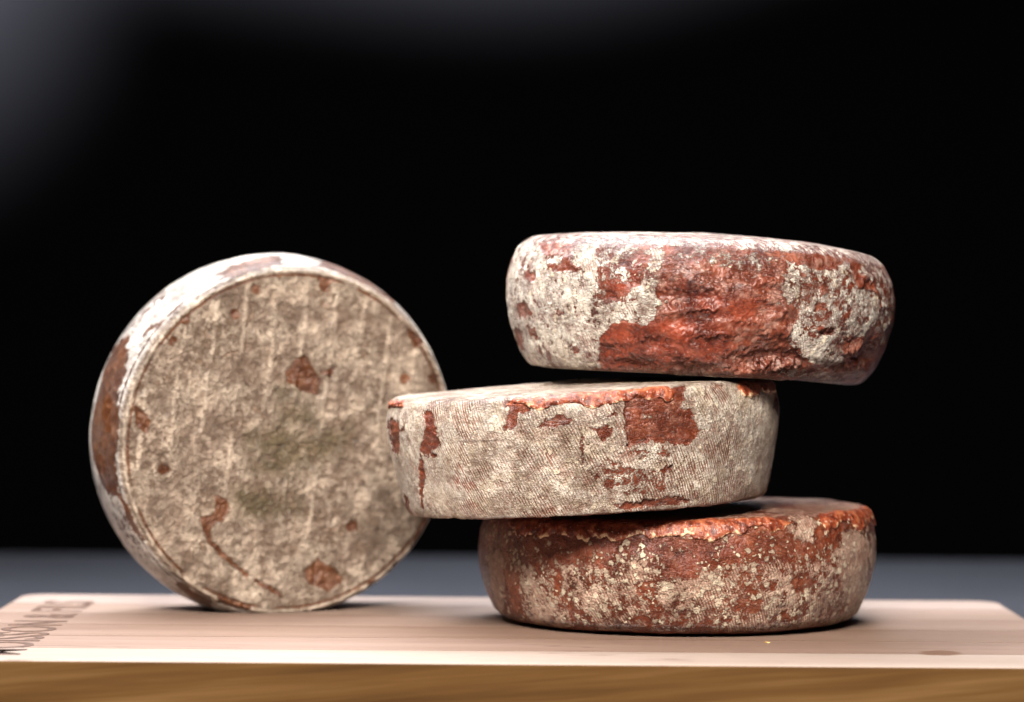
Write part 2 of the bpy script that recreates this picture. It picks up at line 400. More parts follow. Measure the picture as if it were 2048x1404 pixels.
def rind_material(name, mold_a, mold_b, rind, stripe=24.0, pitch=1.45, fleck_scale=300.0, gloss=0.36, lumps=0.0, speck=0.0, crinkle=0.0, striped=0.0, veil_k=0.35, relief=1.0):
    """washed rind: brown skin, pale mould over it, cloth imprint cut through the mould, cream colonies on top"""
    g = NG(name)
    o = g.obj()
    o2 = g.vadd(g.vadd(o, g.noise(o, 260.0, 2, out='Color'), 0.0022), g.noise(o, 700.0, 2, out='Color'), 0.0022)
    rc = g.attr('chart', 'Vector')                                     # millimetres along the skin
    mold, weave, fleck = g.attr('mold'), g.attr('weave'), g.attr('fleck')
    deep, tint, crumbly, pale = g.attr('deep'), g.attr('tint'), g.attr('crumbly'), g.attr('pale')
    fine = g.noise(o, 900.0, 4, 0.65)
    mid = g.noise(o, 240.0, 5, 0.62)
    big = g.noise(o, 55.0, 4, 0.6)
    # cloth imprint: broken slanted strokes
    w = g.vmap(rc, rot=(0, 0, rad(-stripe)))
    w = g.vadd(w, g.noise(rc, 0.16, 2, out='Color'), 1.6)
    x, y, _ = g.sep(w)
    st = g.math('SINE', g.mul(x, 2 * math.pi / pitch))
    dn = g.noise(g.vmap(w, (0.62 / pitch, 0.16, 1.0)), 1.0, 2, 0.6)
    area_n = g.noise(rc, 0.075, 3, 0.6)
    dash = g.step(0.10, 0.30, g.add(g.add(g.mul(st, 0.42 + 0.4 * striped), g.mul(g.sub(dn, 0.50), 2.2 - striped)), g.mul(g.sub(area_n, 0.5), 1.8 - 0.9 * striped)))
    dash = g.mul(dash, weave)
    # torn creases in the mould
    cr = None
    for k, (sc, rt, loc) in enumerate(((150.0, 0.7, 0.0), (230.0, -0.5, 3.0), (95.0, 1.9, 7.0))):
        v = g.vmap(o, (1.0, 1.0, 2.6), rot=(rt, rt * 0.6, rt), loc=(loc, loc, 0))
        c1 = g.step(0.030, 0.006, g.math('ABSOLUTE', g.sub(g.noise(v, sc, 3, 0.6, 0.8), 0.5)))
        cr = c1 if cr is None else g.math('MAXIMUM', cr, c1)
    cr = g.mul(cr, g.step(0.42, 0.58, g.noise(o, 70.0, 3, 0.6)))
    # mould coverage
    band = g.add(g.mul(g.mul(mold, g.sub(1.0, mold)), 4.0), 0.16)
    nz = g.add(g.mul(g.sub(mid, 0.5), 2.3), g.mul(g.sub(fine, 0.5), 1.6))
    cov = g.step(0.42, 0.58, g.add(mold, g.mul(nz, band)))
    pit = g.step(0.60, 0.66, g.add(g.mul(fine, 0.6), g.mul(mid, 0.4)))
    cov = g.mul(cov, g.sub(1.0, g.mul(dash, 0.9)))
    cov = g.mul(cov, g.sub(1.0, g.mul(pit, 0.75)))
    if crinkle: cov = g.mul(cov, g.sub(1.0, g.mul(cr, crinkle)))
    thin = g.noise(o, 130.0, 5, 0.68)
    cov = g.mul(cov, g.add(0.50, g.mul(g.step(0.34, 0.55, thin), 0.50)))
    if speck:
        sv = g.voronoi(o2, 330.0)
        sp = g.mul(g.step(0.30, 0.16, sv.outputs['Distance']), g.step(1.0 - speck, 1.0 - speck + 0.02, g.sep(sv.outputs['Color'])[0]))
        cov = g.mul(cov, g.sub(1.0, g.mul(g.mul(sp, crumbly), 0.85)))
    # veil: a breath of mould on the bare skin
    veil = g.mul(g.step(0.47, 0.66, g.add(g.mul(mid, 0.5), g.mul(thin, 0.5))), veil_k)
    veil = g.mul(veil, g.sub(1.0, g.mul(deep, 0.85)))
    # cream colonies
    fv = g.voronoi(o2, fleck_scale)
    fr = g.sep(fv.outputs['Color'])
    fl = g.mul(g.step(0.60, 0.46, g.add(fv.outputs['Distance'], g.mul(fr[1], 0.34))), g.math('LESS_THAN', fr[0], fleck))
    fv2 = g.voronoi(o2, fleck_scale * 1.9)
    fr2 = g.sep(fv2.outputs['Color'])
    fl2 = g.mul(g.step(0.54, 0.40, g.add(fv2.outputs['Distance'], g.mul(fr2[1], 0.26))), g.math('LESS_THAN', fr2[0], g.mul(fleck, 0.7)))
    fl = g.math('MAXIMUM', fl, fl2)
    # colours
    rf = g.add(g.add(g.mul(big, 0.42), g.mul(mid, 0.42)), g.mul(fine, 0.16))
    rc_col = g.ramp(rf, [(0.34, rind[0]), (0.48, rind[1]), (0.62, rind[2])])
    rc_col = g.mix(g.mul(deep, 0.8), rc_col, g.ramp(rf, [(0.38, rind[3]), (0.60, rind[4])]))
    rc_col = g.mix(veil, rc_col, (0.42, 0.275, 0.22))
    rc_col = g.mix(g.mul(crumbly, g.step(0.22, 0.5, mold)), rc_col, (0.19, 0.125, 0.082))
    mc = g.mix(g.step(0.36, 0.62, g.add(g.mul(big, 0.4), g.mul(mid, 0.6))), mold_b, mold_a)
    mc = g.mix(g.mul(g.step(0.50, 0.62, fine), 0.6), mc, tuple(c * 0.55 for c in mold_b))
    h_l = None
    if lumps:
        lv = g.voronoi(g.vadd(o, g.noise(o, 120.0, 3, out='Color'), 0.008), 175.0)
        lr = g.sep(lv.outputs['Color'])
        lump_c = g.mul(g.mul(g.step(0.75, 0.20, lv.outputs['Distance']), g.step(0.35, 0.75, lr[0])), crumbly)
        mc = g.mix(g.mul(crumbly, g.mul(g.step(0.60, 0.36, g.add(g.mul(big, 0.6), g.mul(thin, 0.4))), 0.95)), mc, (0.135, 0.085, 0.058))
        mc = g.mix(g.mul(g.sub(1.0, crumbly), 0.8), mc, (0.70, 0.655, 0.61))
        mc = g.mix(g.mul(lump_c, 0.5), mc, tuple(min(c * 1.05, 0.8) for c in mold_a))
        h_l = g.mul(g.mul(lv.outputs['Distance'], crumbly), lumps)
    mc = g.mix(g.mul(pale, 0.8), mc, tuple(min(c * 1.12, 0.8) for c in mold_a))
    mc = g.mix(g.mul(tint, 0.85), mc, (0.085, 0.060, 0.018))
    col = g.mix(cov, rc_col, mc)
    col = g.mix(g.mul(fl, g.add(0.35, g.mul(fr[2], 0.65))), col, (0.72, 0.60, 0.44))
    g.put(g.b.inputs['Base Color'], col)
    ro = g.add(g.add(gloss, g.mul(g.sub(fine, 0.5), 0.3)), g.mul(g.math('MAXIMUM', cov, fl), g.add(0.14, g.mul(crumbly, 0.2))))
    g.put(g.b.inputs['Roughness'], ro)
    g.b.inputs['Specular IOR Level'].default_value = 0.5
    g.b.inputs['Coat Weight'].default_value = 0.14
    g.b.inputs['Coat Roughness'].default_value = 0.28
    # relief
    h = g.add(g.mul(cov, 0.55), g.mul(fl, 0.55))
    rough_k = g.math('MAXIMUM', cov, fl)
    h = g.add(h, g.mul(fine, g.add(0.30, g.mul(rough_k, 0.75))))
    h = g.add(h, g.mul(mid, g.add(1.0, g.mul(rough_k, 0.9))))
    h = g.sub(h, g.mul(cr, 0.35 + 0.6 * crinkle))
    if h_l is not None: h = g.sub(h, h_l)
    g.put(g.b.inputs['Normal'], g.bump(h, 0.0014 * relief, 1.0))
    return g.m

R_RED = ((0.040, 0.008, 0.004), (0.140, 0.030, 0.014), (0.27, 0.085, 0.048), (0.050, 0.0045, 0.0015), (0.27, 0.038, 0.010))
R_BRN = ((0.040, 0.008, 0.003), (0.135, 0.026, 0.009), (0.25, 0.070, 0.028), (0.045, 0.006, 0.002), (0.17, 0.028, 0.007))
R_ORG = ((0.033, 0.008, 0.002), (0.080, 0.022, 0.004), (0.15, 0.052, 0.014), (0.10, 0.02, 0.006), (0.25, 0.06, 0.02))
MAT = {
 'top': rind_material('rind_red_leathery', (0.71, 0.66, 0.58), (0.47, 0.39, 0.31), R_RED, gloss=0.33, crinkle=0.65, veil_k=0.5, relief=0.7),
 'middle': rind_material('rind_cloth_marked', (0.67, 0.60, 0.51), (0.45, 0.35, 0.25), R_BRN, gloss=0.30, crinkle=0.35),
 'bottom': rind_material('rind_brown_speckled', (0.60, 0.42, 0.32), (0.45, 0.28, 0.195), R_BRN, fleck_scale=290.0, gloss=0.30, crinkle=0.2, striped=1.0, veil_k=0.18),
 'leaning': rind_material('rind_grey_mottled', (0.52, 0.415, 0.32), (0.29, 0.212, 0.155), R_ORG, gloss=0.38, veil_k=0.2, lumps=1.25, speck=0.38, crinkle=0.3),
}

def crust_material():
    g = NG('orange_crust')
    o = g.obj(); n = g.noise(o, 220.0, 4, 0.6); f = g.noise(o, 800.0, 3, 0.6)
    edge = g.attr('edge')
    c = g.ramp(n, [(0.36, (0.075, 0.012, 0.005)), (0.5, (0.22, 0.042, 0.016)), (0.66, (0.42, 0.14, 0.06))])
    e = g.step(0.92, 1.1, g.add(edge, g.mul(g.sub(n, 0.5), 1.8)))
    c = g.mix(g.mul(e, 0.85), c, (0.72, 0.52, 0.32))
    c = g.mix(g.mul(g.step(0.60, 0.70, f), 0.6), c, (0.70, 0.58, 0.48))
    g.put(g.b.inputs['Base Color'], c)
    g.b.inputs['Roughness'].default_value = 0.34
    g.put(g.b.inputs['Normal'], g.bump(g.add(n, g.mul(f, 0.5)), 0.0014, 0.8))
    return g.m
MAT_CRUST = crust_material()

# ------------------------------------------------------------------ mesh helpers
def link(name, me, parent=None, mat=None):
    o = bpy.data.objects.new(name, me); COL.objects.link(o)
    if parent is not None: o.parent = parent
    if mat is not None: me.materials.append(mat)
    return o

def grid_mesh(name, P, closed_u=True, caps=True, attrs=None):
    """P (rows, columns, 3) in metres"""
    nr, nc = P.shape[:2]
    idx = np.arange(nr * nc).reshape(nr, nc)
    nx = np.roll(idx, -1, 1) if closed_u else idx[:, 1:]
    ix = idx if closed_u else idx[:, :-1]
    q = np.stack([ix[:-1], nx[:-1], nx[1:], ix[1:]], -1).reshape(-1, 4)
    me = bpy.data.meshes.new(name)
    nf = len(q) + (2 if caps else 0)
    loops = q.ravel(); starts = np.arange(len(q)) * 4
    if caps:
        loops = np.concatenate([loops, idx[0][::-1], idx[-1]])
        starts = np.concatenate([starts, [len(q) * 4, len(q) * 4 + nc]])
    me.vertices.add(nr * nc); me.vertices.foreach_set('co', P.reshape(-1).astype(np.float32))
    me.loops.add(len(loops)); me.loops.foreach_set('vertex_index', loops.astype(np.int32))
    me.polygons.add(nf); me.polygons.foreach_set('loop_start', starts.astype(np.int32))
    me.polygons.foreach_set('use_smooth', np.ones(nf, bool))
    for k, v in (attrs or {}).items():
        if v.ndim == 2 and v.shape[1] == 3:
            a = me.attributes.new(k, 'FLOAT_VECTOR', 'POINT'); a.data.foreach_set('vector', v.reshape(-1).astype(np.float32))
        else:
            a = me.attributes.new(k, 'FLOAT', 'POINT'); a.data.foreach_set('value', v.reshape(-1).astype(np.float32))
    me.update(calc_edges=True); me.validate()
    return me

def grid_normals(G, z_sign=1):
    dr = np.gradient(G, axis=0)
    ext = np.concatenate([G[:, -1:], G, G[:, :1]], 1)
    dc = np.gradient(ext, axis=1)[:, 1:-1]
    n = np.cross(dc, dr)
    n /= np.linalg.norm(n, axis=2)[..., None] + 1e-12
    return n

def patches(u, v, polys, soft, grow=0.0):
    m = np.zeros(u.shape)
    for p in polys:
        a = np.array(p); lo = a.min(0) - 4; hi = a.max(0) + 4
        k = np.where((u > lo[0]) & (u < hi[0]) & (v > lo[1]) & (v < hi[1]))[0]
        if len(k):
            m[k] = np.maximum(m[k], sstep(-soft, soft, poly_sd(u[k], v[k], p) + grow))
    return m

# ------------------------------------------------------------------ cheese wheels
def build_wheel(k):
    x, y, z, ph, ss = wheel_grid(k)
    shp = x.shape
    G = np.stack([x, y, z], -1)
    N = grid_normals(G)
    P = G.reshape(-1, 3)
    w = WHEELS[k]; T = PATCH[k]
    u = (ph * w['R']).ravel(); s = ss.ravel()
    H = z.max()
    seed = {'top': 1, 'middle': 2, 'bottom': 3, 'leaning': 4}[k]
    n1 = fbm(P, 7, 3, seed); n2 = fbm(P, 7, 3, seed + 10)
    pale = np.zeros(len(P))
    f1 = fbm(P, 2.2, 2, seed + 20)
    f2 = fbm(P, 2.6, 2, seed + 25)
    wu = u + 2.4 * n1 + 1.6 * f1; wv = s + 2.4 * n2 + 1.6 * f2
    crumbly = np.zeros(len(P))
    lump = fbm(P, 30, 3, seed + 30)
    front = sstep(100, 88, np.abs(np.degrees(ph.ravel())))
    zero = np.zeros(len(P))
    weave, fleck, deep, tint, disp = zero.copy(), zero.copy(), zero.copy(), zero.copy(), zero.copy()
    s_rim = s[np.argmax(np.where(s > 0, s * 0 + z.ravel() - 0.02 * np.abs(s), -1))] if False else None
    rim_s = {'top': 70, 'middle': 63, 'bottom': 70, 'leaning': 64.5}[k]      # arc at which the side turns into the face
    ontop = sstep(rim_s, rim_s + 4, s)
    under = sstep(2.5, 0.5, s)
    any_mold = sstep(-0.05, 0.2, fbm(P, 24, 4, seed + 40))
    if k == 'top':
        m = patches(wu, wv, T['mold'], 1.8) * (0.78 - 0.12 * sstep(30, 45, u) + 0.55 * fbm(P, 11, 3, 41))
        m = np.maximum(m, 0.42 * patches(wu, wv, T['half'], 4.0))
        m *= 1 - patches(wu, wv, T['hole'], 1.0)
        m = front * m + (1 - front) * any_mold
        deep = patches(wu, wv, T['deep'], 3.5) * front
        m = m * (1 - ontop) + ontop * (0.62 + 0.25 * lump)
        m = np.where(s < 1, 0.55 + 0.5 * lump, m)
        weave = 0.55 * sstep(-0.1, 0.25, fbm(P, 16, 2, 51)) * (1 - ontop) + ontop * 1.0
        fleck = 0.30 * sstep(0.05, 0.6, m) * sstep(-0.1, 0.3, fbm(P, 12, 2, 43)) * (1 - ontop)
        bare = 1 - sstep(0.2, 0.6, m)
        fold = fbm(P + 3 * np.stack([n1, n2, f1], -1), 24, 2, 61, 0.45, (0.62, 0.62, 1.5))
        disp += bare * (1 - ontop) * (9.0 * (0.2 - np.abs(fold)) - 0.4) * sstep(0, 9, s) * sstep(72, 60, s) * sstep(88, 55, np.abs(np.degrees(ph.ravel())))
        wr = fbm(P + 2 * np.stack([n2, n1, n1], -1), 5.5, 3, 62, 0.6, (1, 1, 1.4))
        disp += (1.1 - 0.3 * bare) * (0.3 - np.abs(wr)) * (1 - ontop)
        disp += 0.45 * m * (1 - ontop) + 0.5 * lump
    elif k == 'middle':
        m = (1 - (0.97 - 0.42 * sstep(0.08, 0.4, fbm(P, 9, 3, 45))) * patches(wu, wv, T['hole'], 1.0)) * (0.90 + 0.22 * fbm(P, 16, 3, 42))
        m = np.minimum(m, 1 - 0.52 * patches(wu, wv, T['half'], 4.0))
        m = front * m + (1 - front) * np.clip(0.3 + any_mold, 0, 1)
        m *= 1 - 0.85 * sstep(3.2, 1.6, s + 1.6 * n1)
        m = m * (1 - ontop) + ontop * (0.86 + 0.3 * lump)
        sm = patches(wu, wv, T['smooth'], 6.0)
        weave = (0.35 + 0.65 * sstep(-0.25, 0.25, fbm(P, 20, 3, 52))) * (1 - 0.85 * sm)
        weave = weave * (1 - ontop) + ontop * (0.55 + 0.5 * sstep(96, 86, np.hypot(P[:, 0], P[:, 1])) * 0)
        bare = 1 - sstep(0.2, 0.6, m)
        fleck = 0.07 * (1 - bare)
        deep = 0.75 * bare * sstep(-0.25, 0.2, fbm(P, 12, 2, 44)) * (1 - ontop)
        fold = fbm(P, 13, 3, 63, 0.5, (0.5, 0.5, 1.7))
        disp += -1.1 * bare * (1 - ontop) + bare * 3.2 * (0.25 - np.abs(fold)) * (1 - ontop)
        disp += 0.55 * lump + 0.25 * fbm(P, 9, 3, 64)
    elif k == 'bottom':
        low = patches(wu, wv, T['half'], 5.0)
        m = np.clip(0.60 + 0.55 * fbm(P, 20, 3, 71), 0, 1) * low
        m = np.maximum(m, (0.86 + 0.25 * n1) * patches(wu, wv, T['mold'], 2.5))
        m *= 1 - patches(wu, wv, T['hole'], 0.9)
        m = front * m + (1 - front) * any_mold * 0.8
        deep = patches(wu, wv, T['deep'], 4.0) * front * 0.8
        m *= 1 - 0.9 * sstep(12.0, 10.0, s + 1.5 * n1)
        m = m * (1 - ontop) + ontop * (0.60 + 0.5 * lump)
        weave = 0.9 * (0.25 + 0.75 * sstep(-0.3, 0.2, fbm(P, 22, 3, 53))) * (1 - ontop) + ontop * 1.0
        fleck = (0.9 * sstep(-0.4, 0.35, fbm(P, 20, 3, 72))) * sstep(11, 18, s) * sstep(66, 53, s) * sstep(-0.02, 0.25, 0.12 + low + 0.15 * lump)
        fleck = np.maximum(fleck, 0.24 * (1 - ontop) * sstep(12, 18, s))
        bare = 1 - sstep(0.2, 0.6, m)
        disp += 0.6 * lump + 0.35 * fbm(P, 10, 3, 73) - 0.25 * bare * (1 - ontop)
    else:
        X, Y = P[:, 0], P[:, 1]
        rad_ = np.hypot(X, Y)
        face = sstep(61.5, 63.5, s)
        fx, fy = X + 1.4 * n1 + 0.6 * f1, Y + 1.4 * n2 - 0.6 * f1
        crumbly = face
        mf = 1 - patches(fx, fy, T['face_hole'], 1.6, 0.9)
        mf = np.minimum(mf, 1 - 0.45 * patches(fx, fy, T['face_half'], 6.0))
        ld = line_d(fx, fy, T['line'][0])
        mf *= 1 - sstep(1.9, 0.9, ld + 0.9 * f1) * sstep(-0.5, -0.12, fbm(P, 7, 2, 81))
        mf = np.minimum(mf, 0.79 + 0.36 * fbm(P, 14, 4, 82))
        tint = face * np.clip(patches(fx + 4 * lump, fy, T['tint'], 10.0) * (1.3 + 1.6 * fbm(P, 12, 3, 83)), 0, 1)
        mb = 1 - 0.93 * patches(wu, wv, T['barrel_hole'], 2.6)
        mb = np.minimum(mb, 1 - 0.45 * patches(wu, wv, T['barrel_half'], 4.0))
        back = sstep(30, 14, s)
        mb = mb * (1 - 0.75 * back * sstep(-0.1, 0.2, fbm(P, 30, 3, 84)))
        m = face * mf + (1 - face) * mb
        ring = np.exp(-((rad_ - 90.4) / 0.75) ** 2) * sstep(59, 60.5, s)
        groove = np.exp(-((rad_ - 88.6) / 0.7) ** 2) * face + np.exp(-((s - 59.2) / 0.7) ** 2) * (1 - face) * 0.7
        m *= 1 - np.clip(1.3 * groove, 0, 1) * sstep(-0.55, -0.05, fbm(P, 20, 2, 85))
        # ridges left by the draining mat
        ca, sa = math.cos(rad(-5)), math.sin(rad(-5))
        q = (X * ca + Y * sa + 1.2 * fbm(P, 40, 2, 86)) / 16.3
        dq = np.abs(q - np.round(q)) * 16.3
        ridge = np.exp(-(dq / 1.6) ** 2) * face * sstep(-0.30, 0.15, fbm(P, 26, 2, 87) + 0.007 * Y) * sstep(89, 84, rad_)
        pale = np.clip(sstep(0.15, 0.8, ridge) * 0.8 + sstep(0.2, 0.7, ring), 0, 1)
        disp += 0.85 * ridge + 0.9 * ring - 0.5 * np.clip(groove, 0, 1)
        m = np.maximum(m, 0.9 * sstep(0.35, 0.8, ridge) * sstep(0.15, 0.6, mf))
        pale *= sstep(0.15, 0.6, mf)
        cl = np.abs(fbm(P + 2.5 * np.stack([n1, n2, f1], -1), 9, 4, 88, 0.6))
        disp += face * (1.4 * lump + 2.2 * (0.25 - cl) - 1.2 * (1 - mf) - 1.3 * tint * sstep(0, 0.6, np.abs(n1) + 0.2))
        disp += (1 - face) * (0.6 * lump + 0.25 * fbm(P, 12, 2, 89))
        fleck = zero
        m = np.where(s < -3, any_mold, m)
    edge_fade = 1.0
    G2 = (P + N.reshape(-1, 3) * (disp * edge_fade)[:, None])
    if k != 'leaning':            # keep the underside flat where it rests
        G2[:, 2] = np.where(z.ravel() < 0.4, np.maximum(G2[:, 2], z.ravel() - 0.05), G2[:, 2])
    Rm, t = wheel_matrix(k)
    G2 = G2 * 0.001
    if k == 'leaning':            # soft cheese flattened where it stands on the board
        W = G2 @ Rm.T + t
        low = W[:, 2] < 0.0006
        W[:, 2] = np.where(low, 0.0004 + 0.00002 * np.maximum(W[:, 2], -0.01), W[:, 2])
        G2 = (W - t) @ Rm
    chart = np.stack([u, s, np.zeros_like(u)], -1)
    if k == 'leaning':
        f = (s > 62)[:, None]
        chart = np.where(f, np.stack([P[:, 0], P[:, 1], zero], -1), chart)
    else:
        f = (s > rim_s + 2)[:, None]
        chart = np.where(f, np.stack([P[:, 0] * 0.5, P[:, 1] * 1.0, zero], -1), chart)
    me = grid_mesh('rind', G2.reshape(shp + (3,)), attrs=dict(mold=np.clip(m, 0, 1), weave=np.clip(weave, 0, 1),
                   fleck=np.clip(fleck, 0, 1), deep=np.clip(deep, 0, 1), tint=np.clip(tint, 0, 1), crumbly=crumbly, pale=pale, chart=chart))
    return me, Rm, t, G2.reshape(shp + (3,)), grid_normals(G2.reshape(shp + (3,)))

def crust_lip(k, spans, G, N, phw, ss, rim_s, parent, seed):
    """ragged lip of dried rind folded over the upper edge"""
    ph_row = np.degrees(phw[0]); s_col = ss[:, 0]
    order = np.argsort(ph_row)
    def surf(ph, s):
        ci = np.interp(ph, ph_row[order], order.astype(float)) if False else None
        j = order[np.clip(np.searchsorted(ph_row[order], ph), 0, len(order) - 1)]
        i = np.clip(np.searchsorted(s_col, s), 0, len(s_col) - 1)
        return G[i, j], N[i, j]
    out = []
    for q, (a, b, hang0, inn0) in enumerate(spans):
        n = int((b - a) * 2.6)
        ph = np.linspace(a, b, n); t = np.linspace(0, 1, n)
        pr = np.stack([ph * 1.75, np.full(n, q * 31.0), np.zeros(n)], -1)
        taper = sstep(0, 0.07, t) * sstep(1, 0.93, t)
        hang = (hang0 * (0.75 + 1.5 * fbm(pr, 19, 3, seed) + 0.6 * fbm(pr, 6, 3, seed + 1)))
        hang = np.clip(hang, 0.6, 12) * taper + 0.2
        inn = (inn0 * (0.9 + 0.8 * fbm(pr, 13, 3, seed + 2))) * taper + 0.3
        thick = (0.75 + 0.8 * fbm(pr, 7, 3, seed + 3)) * taper + 0.12
        K = 11
        rows, ed = [], []
        for c in np.linspace(0, 1, K):
            s = rim_s + inn * (1 - c) - hang * c
            p, nn = surf(ph, s)
            prof = math.sin(math.pi * min(1.0, 0.06 + c * 0.90)) ** 0.6
            lumpn = fbm(np.stack([ph * 1.75, np.full(n, c * 9.0 + q * 50), np.zeros(n)], -1), 4.5, 3, seed + 4)
            rows.append(p + nn * ((thick * (0.55 + 0.75 * c) * (prof + 1.1 * lumpn * (0.3 + c)) + 0.15) * 0.001)[:, None])
            ed.append(np.full(n, c) * (hang > 1.5))
        # under side of the hanging edge
        for c in (0.97, 0.8):
            s = rim_s + inn * (1 - c) - hang * c
            p, nn = surf(ph, s)
            rows.append(p - nn * 0.0006); ed.append(np.full(n, 0.9))
        Pm = np.stack(rows, 0)
        me = grid_mesh('crust', Pm, closed_u=False, caps=False, attrs=dict(edge=np.concatenate(ed)))
        me.flip_normals()
        o = link('crust', me, parent, MAT_CRUST)
        out.append(o)
    return out

LABEL = {
 'bottom': 'red-brown cheese wheel peppered with cream specks, lowest of the stack, lying on the board',
 'middle': 'pale cheese wheel with fine cloth-mark strokes, tilted between the two other stacked wheels',
 'top': 'wrinkled reddish cheese wheel with two torn white mould patches, topmost of the stack',
 'leaning': 'grey-beige mouldy cheese wheel standing on its rim with its round face showing',
}
for k in ('bottom', 'middle', 'top', 'leaning'):
    me, Rm, t, G, N = build_wheel(k)
    root = bpy.data.objects.new('round_cheese', None); COL.objects.link(root)
    root.empty_display_size = 0.03
    M = Matrix([list(Rm[0]) + [t[0]], list(Rm[1]) + [t[1]], list(Rm[2]) + [t[2]], [0, 0, 0, 1]])
    root.matrix_world = M
    root['label'] = LABEL[k]; root['category'] = 'cheese'; root['group'] = 'cheese wheels on the board'
    link('rind', me, root, MAT[k])
    _, _, _, phw, ss = wheel_grid(k)
    if k == 'middle':
        crust_lip(k, [(-86, -66, 1.8, 3.0), (-23, 27, 4.2, 4.5), (50, 84, 4.8, 4.5)], G, N, phw, ss, 61.0, root, 5)
    if k == 'bottom':
        crust_lip(k, [(-62, 32, 6.0, 6.5), (42, 86, 6.2, 6.0)], G, N, phw, ss, 69.0, root, 9)

# ------------------------------------------------------------------ wooden board
def wood_material(name, light, dark, warm=0.0, shift=0.0, stain=False):
    g = NG(name)
    o = g.obj()
    p = g.vmap(o, (1, 1, 1), loc=(shift, shift * 0.37, 0))
    bend = g.vadd(p, g.noise(g.vmap(p, (3.0, 14.0, 14.0)), 1.0, 2, out='Color'), 0.006)
    gr = g.noise(g.vmap(bend, (7.0, 330.0, 330.0)), 1.0, 4, 0.62)
    br = g.noise(g.vmap(bend, (3.2, 46.0, 46.0)), 1.0, 3, 0.55)
    pores = g.noise(g.vmap(bend, (60.0, 1500.0, 1500.0)), 1.0, 2, 0.6)
    c = g.mix(g.step(0.30, 0.70, g.add(g.mul(br, 0.65), g.mul(gr, 0.35))), dark, light)
    c = g.mix(g.mul(g.step(0.54, 0.68, pores), 0.5), c, tuple(v * 0.6 for v in dark))
    # hairline checks along the grain
    ck = g.math('ABSOLUTE', g.sub(g.noise(g.vmap(bend, (4.5, 75.0, 75.0)), 1.0, 2, 0.5), 0.5))
    ckm = g.mul(g.step(0.010, 0.002, ck), g.step(0.56, 0.64, g.noise(g.vmap(p, (9.0, 26.0, 26.0)), 1.0, 2)))
    c = g.mix(g.mul(ckm, 0.8), c, (0.10, 0.055, 0.035))
    sv = g.voronoi(p, 55.0)
    dot = g.mul(g.step(0.055, 0.03, sv.outputs['Distance']), g.step(0.72, 0.74, g.sep(sv.outputs['Color'])[0]))
    c = g.mix(g.mul(dot, 0.8), c, (0.08, 0.045, 0.03))
    if stain:
        q = g.vadd(o, g.noise(o, 90.0, 3, out='Color'), 0.010)
        x, y, z = g.sep(q)
        dx = g.math('DIVIDE', g.sub(x, 0.2095), 0.0105); dy = g.math('DIVIDE', g.sub(y, -0.1065), 0.0125)
        r = g.math('SQRT', g.add(g.mul(dx, dx), g.mul(dy, dy)))
        c = g.mix(g.mul(g.step(1.1, 0.75, r), 0.85), c, (0.115, 0.052, 0.024))
    g.put(g.b.inputs['Base Color'], c)
    g.put(g.b.inputs['Roughness'], g.add(0.46, g.mul(gr, 0.2)))
    g.b.inputs['Specular IOR Level'].default_value = 0.35
    g.put(g.b.inputs['Normal'], g.bump(g.sub(g.add(g.mul(gr, 0.5), g.mul(pores, 0.5)), ckm), 0.0005, 0.5))
    return g.m

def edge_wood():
    g = NG('shaded_board_edge')
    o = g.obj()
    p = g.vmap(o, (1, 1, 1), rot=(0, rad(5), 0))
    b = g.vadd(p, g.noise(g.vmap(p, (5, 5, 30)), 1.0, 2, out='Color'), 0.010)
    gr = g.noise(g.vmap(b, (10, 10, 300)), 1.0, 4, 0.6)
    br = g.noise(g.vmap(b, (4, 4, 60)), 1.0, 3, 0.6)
    c = g.ramp(g.add(g.mul(br, 0.7), g.mul(gr, 0.3)), [(0.36, (0.055, 0.024, 0.0055)), (0.5, (0.088, 0.041, 0.0105)), (0.66, (0.14, 0.074, 0.026))])  # darker than the plank tops: the side's shade is put into the colour
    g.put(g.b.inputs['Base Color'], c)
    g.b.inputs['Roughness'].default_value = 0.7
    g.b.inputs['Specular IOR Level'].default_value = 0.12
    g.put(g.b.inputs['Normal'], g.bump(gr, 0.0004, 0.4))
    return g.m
M_EDGE = edge_wood()

